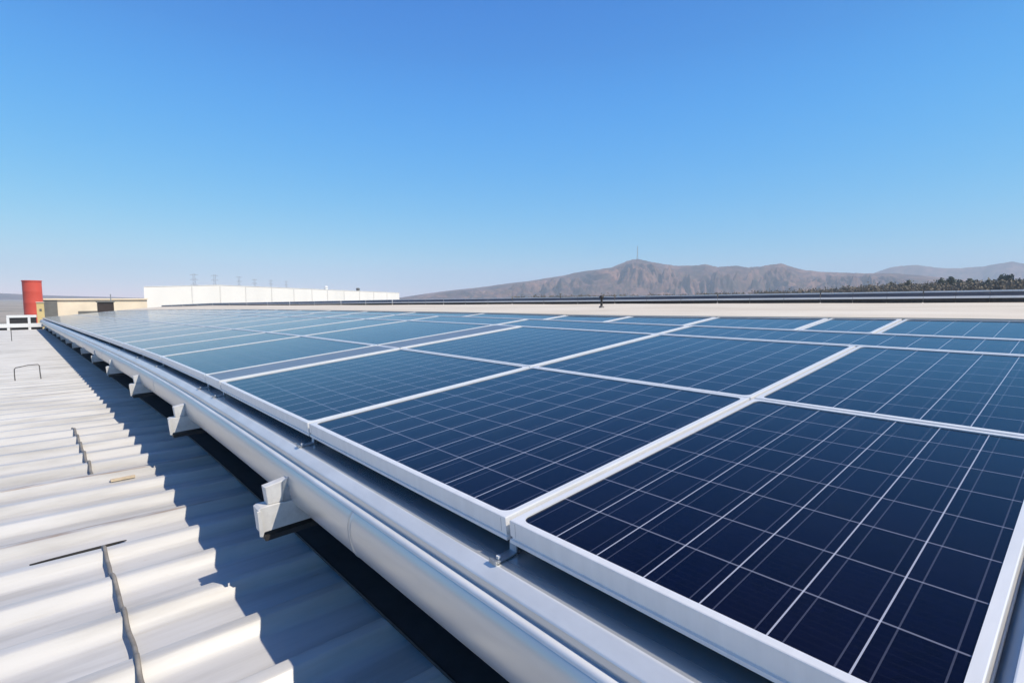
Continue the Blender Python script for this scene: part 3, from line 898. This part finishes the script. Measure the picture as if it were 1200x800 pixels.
# ridge position in the picture: 257 px
best = min(range(0, 1000), key=lambda k: abs((lambda q: 600 + 613 * (q.dot(RT) / (q.dot(FW) * cos(PITCH) if True else 1)))(A + fac * (k / 1000)) - 257)); tr = best / 1000
qR = A + fac * tr; zR = zat(257, 334.3, qR.length)
mb = MB()
tops = [(0, zA), (tr, zR), (0.33, zat(300, 336.6, (A + fac * .33).length) if False else zR + (zB - zR) * (0.33 - tr) / (1 - tr)), (1, zB)]
mb.add([wp(0, 0, GZ), wp(1, 0, GZ), wp(1, 0, zB), wp(tr, 0, zR), wp(0, 0, zA)], [(0, 1, 2, 3, 4)])
mb.add([wp(0, 0, GZ), wp(0, 40, GZ), wp(0, 40, zA), wp(0, 0, zA)], [(0, 1, 2, 3)])
mb.add([wp(1, 0, GZ), wp(1, 40, GZ), wp(1, 40, zB), wp(1, 0, zB)], [(0, 1, 2, 3)])
mb.build('wall', MAT['whitewall'], wh)
mb = MB()
o_ = -0.06
for (t0, z0), (t1, z1_) in (((0, zA), (tr, zR)), ((tr, zR), (1, zB))):
    mb.add([wp(t0, o_, z0 + .02), wp(t1, o_, z1_ + .02), wp(t1, 40, z1_ + .02), wp(t0, 40, z0 + .02),
            wp(t0, o_, z0 + .10), wp(t1, o_, z1_ + .10), wp(t1, 40, z1_ + .10), wp(t0, 40, z0 + .10)],
           [(3, 2, 1, 0), (4, 5, 6, 7), (0, 1, 5, 4), (1, 2, 6, 5), (2, 3, 7, 6), (3, 0, 4, 7)])
mb.build('roof', MAT['white'], wh)
pipe_m = simple('pale_grey_joint', (0.68, 0.67, 0.65), 0.7)
for t in (0.12, 0.2, 0.28, 0.37, 0.455, 0.53, 0.60, 0.68, 0.76, 0.84, 0.92):
    mb = MB(); q = wp(t, -0.02, 0); ztop = (zA + (zR - zA) * t / tr) if t < tr else zR + (zB - zR) * (t - tr) / (1 - tr)
    mb.obox((q.x, q.y, (GZ + ztop) / 2), tuple(fac.normalized() * 0.09), tuple(nrm * 0.05), (0, 0, (ztop - GZ) / 2 - 0.1))
    mb.build('downpipe', pipe_m, wh)
for t, hh in ((0.60, 0.9), (0.76, 0.8)):
    q = wp(t, 6, 0); zr = zR + (zB - zR) * (t - tr) / (1 - tr)
    mb = MB(); mb.lathe((q.x, q.y, zr + .2), [(0.45, 0), (0.45, hh * .6), (0.6, hh * .65), (0.3, hh), (0, hh)], 12)
    mb.build('roof_vent', MAT['white'] if t < .7 else MAT['greywall'], wh)

# cream building
A2 = at(50, 88.0); B2 = at(172, 92.0)
f2 = B2 - A2; n2 = Vector((f2.y, -f2.x, 0)).normalized()
if n2.dot(A2) < 0: n2 = -n2
cz = zat(110, 350.6, (A2 + f2 * .5).length)
cb = thing('cream_building', 'low cream building with a flat roof between red tank and white warehouse', 'building', (A2.x, A2.y, GZ))
def cp(t, b, z): 
    q = A2 + f2 * t + (at(60, 113.0) - A2) * (max(b, 0) / 25.0) + n2 * min(b, 0); return Vector((q.x, q.y, z))
mb = MB()
c8 = [cp(0, 0, GZ), cp(1, 0, GZ), cp(1, 25, GZ), cp(0, 25, GZ), cp(0, 0, cz), cp(1, 0, cz), cp(1, 25, cz), cp(0, 25, cz)]
mb.add(c8, [(0, 1, 5, 4), (1, 2, 6, 5), (2, 3, 7, 6), (3, 0, 4, 7), (4, 5, 6, 7)])
mb.build('wall', MAT['creamwall'], cb)
mb = MB(); q = (cp(0.5, -0.1, cz)); mb.obox((q.x, q.y, cz + 0.02), tuple(f2 * 0.503), tuple(n2 * 0.12), (0, 0, 0.10)); mb.build('coping', MAT['creamwall'], cb)
mb = MB(); q = cp(0.045, -0.06, 0); mb.obox((q.x, q.y, cz - 3.3), tuple(f2.normalized() * 0.85), tuple(n2 * 0.05), (0, 0, 3.2)); mb.build('louvre_panel', MAT['greywall'], cb)
for k in range(5):
    mb = MB(); q = cp(0.33 + 0.052 * k, -0.04, 0); mb.obox((q.x, q.y, cz - 1.75), tuple(f2.normalized() * 0.33), tuple(n2 * 0.03), (0, 0, 0.2)); mb.build('window', MAT['greywall'], cb)
# brown hut in front of the cream building
q = at(123, 80.0); zt_ = zat(123, 354.3, 80.0)
hut = thing('brown_hut', 'small dark brown roof hut in front of the cream building', 'hut', (q.x, q.y, GZ))
mb = MB(); mb.box(q.x - 0.75, q.x + 0.75, q.y - .8, q.y + .8, GZ, zt_); mb.build('wall', MAT['brownbox'], hut)
mb = MB(); mb.box(q.x - 0.85, q.x + 0.85, q.y - .9, q.y + .9, zt_ + .002, zt_ + .1); mb.build('roof', MAT['greywall'], hut)
mb = MB(); mb.bar((q.x + .55, q.y, zt_ + .1), (q.x + .55, q.y, zt_ + 1.0), 0.05, 6); mb.build('antenna', MAT['lattice'], hut)
# yellow block
q = at(46.5, 76.0); zt_ = zat(46.5, 354.6, 76.0)
yb = thing('yellow_block', 'small yellow plastered stair block beside the red tank', 'building', (q.x, q.y, GZ))
mb = MB(); mb.box(q.x - 0.30, q.x + 0.30, q.y - .5, q.y + .5, GZ, zt_); mb.build('wall', MAT['yellow'], yb)
mb = MB(); mb.box(q.x - 0.34, q.x + 0.34, q.y - .58, q.y + .58, zt_ + .002, zt_ + .08); mb.build('roof', MAT['creamwall'], yb)
mb = MB(); mb.box(q.x - 0.08, q.x + 0.10, q.y - .53, q.y - .505, zt_ - 0.9, zt_ - .65); mb.build('window', MAT['greywall'], yb)
# red tank
D = 80.0; q = at(38.5, D); zt_ = zat(38.5, 328.6, D)
tk = thing('storage_tank', 'tall red cylindrical storage tank at the far left', 'tank', (q.x, q.y, GZ))
rad = 0.5 * 23.5 / hypot(613, 561.5) * D * 0.74
mb = MB(); H = zt_ - GZ
pr = [(rad, 0)]
for k in range(1, 8): pr += [(rad, H * k / 8 - .02), (rad + .003, H * k / 8), (rad, H * k / 8 + .02)]
pr += [(rad, H - .12)]
mb.lathe((q.x, q.y, GZ), pr, 48); mb.build('shell', MAT['red'], tk, sharp=30)
mb = MB(); mb.lathe((q.x, q.y, zt_ - .118), [(rad + .002, 0), (rad + .05, 0.01), (rad + .05, .11), (rad - .08, .12), (0, .13)], 48); mb.build('lid', MAT['red'], tk, sharp=30)

# transmission towers behind the warehouse
def pylon(px, top_y, D, label, w=2.6):
    q = at(px, D); zt_ = zat(px, top_y, D); H = zt_ - GZ
    root = thing('transmission_tower', label, 'pylon', (q.x, q.y, GZ), 'transmission towers behind the white warehouse')
    a_ = azim(px); s_ = Vector((-a_.y, a_.x, 0))
    mb = MB()
    r = 0.07
    wd = lambda t: w * (1 - 0.72 * min(1, t / 0.62)) if t < 0.62 else w * 0.28
    steps = 12
    cor = ((-1, -1), (1, -1), (1, 1), (-1, 1))
    for k in range(steps):
        t0, t1 = k / steps, (k + 1) / steps
        for c, (sx, sy) in enumerate(cor):
            ux, uy = cor[(c + 1) % 4]
            p0 = q + s_ * (sx * wd(t0)) + a_ * (sy * wd(t0)); p1 = q + s_ * (sx * wd(t1)) + a_ * (sy * wd(t1)); p2 = q + s_ * (ux * wd(t1)) + a_ * (uy * wd(t1))
            p0.z = GZ + H * t0; p1.z = p2.z = GZ + H * t1
            mb.bar(p0, p1, r, 4); mb.bar(p0, p2, r * .6, 4); mb.bar(p1, p2, r * .6, 4)
    mb.build('lattice_mast', MAT['lattice'], root)
    for t in (0.70, 0.85, 0.985):
        mb = MB(); z = GZ + H * t
        e = q + s_ * w * 1.0; f_ = q - s_ * w * 1.0
        e.z = f_.z = z
        mb.bar(e, f_, r * 1.3, 4)
        m1 = q.copy(); m1.z = z + 0.8
        mb.bar(e, m1, r * .7, 4); mb.bar(f_, m1, r * .7, 4)
        mb.build('crossarm', MAT['lattice'], root)
T = [(228.5, 321.5, 420, 'leftmost and tallest of the lattice towers behind the white warehouse'),
     (252.5, 322.5, 440, 'second lattice tower from the left behind the white warehouse'),
     (281, 324.5, 520, 'third lattice tower from the left behind the white warehouse'),
     (299, 327.5, 560, 'fourth lattice tower from the left behind the white warehouse'),
     (318, 328.5, 580, 'fifth lattice tower from the left behind the white warehouse'),
     (336, 329.5, 640, 'rightmost and smallest lattice tower behind the white warehouse')]
for px, ty, D, lb in T: pylon(px, ty, D, lb, 2.4)

# ------------------------------------------------------------------ trees to the right
def crown_mesh(mb, c, rx, rz, n, leaf, rng):
    # several lobes, each a loose shell of small leaf clumps
    lobes = [(c + Vector((rng.uniform(-.5, .5) * rx, rng.uniform(-.5, .5) * rx, rng.uniform(-.45, .5) * rz)), rng.uniform(.38, .62)) for _ in range(7)]
    for k in range(n):
        lc, lr = lobes[k % len(lobes)]
        d = Vector((rng.gauss(0, 1), rng.gauss(0, 1), rng.gauss(0, 1))).normalized()
        rr_ = (0.55 + 0.5 * rng.random())
        p = lc + Vector((d.x * rx * lr, d.y * rx * lr, d.z * rz * lr)) * rr_
        n1 = Vector((rng.gauss(0, 1), rng.gauss(0, 1), rng.gauss(0, 1))).normalized(); n2_ = n1.orthogonal().normalized()
        s = leaf * rng.uniform(.6, 1.3)
        mb.add([p + n1 * s, p + n2_ * s * .8, p - n1 * s, p - n2_ * s * .8], [(0, 1, 2, 3)])

def tree(px, top_y, D, width_px, label, leafm):
    rng = random.Random(int(px * 10))
    q = at(px, D); zt_ = zat(px, top_y + 1.5, D); H = zt_ - GZ
    root = thing('tree', label, 'tree', (q.x, q.y, GZ), 'trees on the right skyline')
    k = hypot(613, px - 600); rx = width_px / k * D * 0.80 * (613 / k) ** 0.5
    mb = MB()
    mb.bar((q.x, q.y, GZ), (q.x + .2, q.y, GZ + H * .55), 0.30, 7, 0.16)
    for i in range(6):
        t = 0.3 + 0.1 * i; an = i * 2.4
        p0 = Vector((q.x + .1, q.y, GZ + H * t * .8)); p1 = p0 + Vector((cos(an) * rx * .6, sin(an) * rx * .6, H * .22))
        mb.bar(p0, p1, 0.11, 5, 0.04)
    mb.build('trunk', MAT['trunk'], root)
    mb = MB(); crown_mesh(mb, Vector((q.x, q.y, GZ + H * .70)), rx, H * .30, 800, 0.62, rng); mb.build('crown', leafm, root)

TREES = [(1105, 322.5, 9, 0), (1112, 322.8, 8, 0), (1122, 323, 9, 0), (1138, 322.5, 9, 0), (1155, 322.2, 12, 1), (1172, 318.3, 8, 0), (1181, 318, 8, 0),
         (1190, 323.5, 9, 0), (1197, 321, 11, 0), (1060, 326, 8, 1), (1041, 328, 7, 1), (1148, 327, 8, 0), (1210, 319.5, 12, 0), (1224, 322, 11, 1)]
PLACE = ['leftmost dark tree of the tall group on the right skyline', 'second dark tree of the tall group, touching the leftmost one', 'low round dark tree just right of the first dark pair',
         'small round dark tree between the dark pair and the wide olive tree', 'wide olive green tree left of the two tallest trees', 'left one of the two tallest dark trees on the right skyline',
         'right one of the two tallest dark trees on the right skyline', 'low dark tree right beside the two tallest trees', 'dark broad tree at the right edge of the photo',
         'olive tree standing left of the dark skyline group', 'leftmost small olive tree rising over the brown scrub', 'low dark tree in front of the wide olive tree',
         'dark tree just past the right edge of the photo', 'olive tree farthest right beyond the edge of the photo']
for (px, ty, w, c), lb in zip(TREES[:12], PLACE[:12]):
    tree(px, ty, 400 + random.Random(int(px)).uniform(-15, 25), w, lb, MAT['leaf_olive'] if c else MAT['leaf_dark'])

# scrub woodland that reads as one mass
rng = random.Random(5)
mb = MB()
for k in range(1500):
    px = rng.uniform(600, 1260)
    ytop = interp([(600, 347.5), (760, 346), (860, 343.5), (960, 339.5), (1000, 336), (1060, 332.5), (1120, 330), (1200, 328.5), (1260, 328)], px)
    D = rng.uniform(360, 470)
    z = zat(px, ytop, D) 
    z = GZ + (z - GZ) * rng.uniform(0.72, 1.02)
    q = at(px, D)
    w = rng.uniform(1.2, 2.6)
    for j in range(34):
        d = Vector((rng.gauss(0, 1), rng.gauss(0, 1), rng.gauss(0, .9)))
        p = Vector((q.x, q.y, z - 1.4)) + d * w * .55
        n1 = Vector((rng.gauss(0, 1), rng.gauss(0, 1), rng.gauss(0, 1))).normalized(); n2_ = n1.orthogonal().normalized(); s = rng.uniform(.3, .75)
        mb.add([p + n1 * s, p + n2_ * s, p - n1 * s, p - n2_ * s], [(0, 1, 2, 3)])
    mb.bar((q.x, q.y, GZ), (q.x, q.y, z), 0.15, 4, caps=False)
sc = leaf_mat('scrub_leaves', (0.075, 0.06, 0.035), (0.15, 0.115, 0.07))
tag(mb.build('scrub_woodland', sc, origin=tuple(at(930, 415) + Vector((0, 0, GZ)))), 'belt of brown scrub woodland below the mountains on the right', 'scrub', kind='stuff')

# ------------------------------------------------------------------ haze
hz = MB()
hz.box(-6100, 6100, -6100, 6100, -9.0, 330.0)
hm = bpy.data.materials.new('haze_air'); hm.use_nodes = True
hn = hm.node_tree
for n_ in list(hn.nodes):
    if n_.type == 'BSDF_PRINCIPLED': hn.nodes.remove(n_)
pv = hn.nodes.new('ShaderNodeVolumePrincipled')
pv.inputs['Color'].default_value = (0.74, 0.87, 1.0, 1)
pv.inputs['Density'].default_value = 0.0002
pv.inputs['Anisotropy'].default_value = 0.0
outn = [n_ for n_ in hn.nodes if n_.type == 'OUTPUT_MATERIAL'][0]
hn.links.new(pv.outputs[0], outn.inputs['Volume'])
ho = hz.build('haze', hm)
tag(ho, 'thin blue haze over the plain', 'haze', kind='stuff')
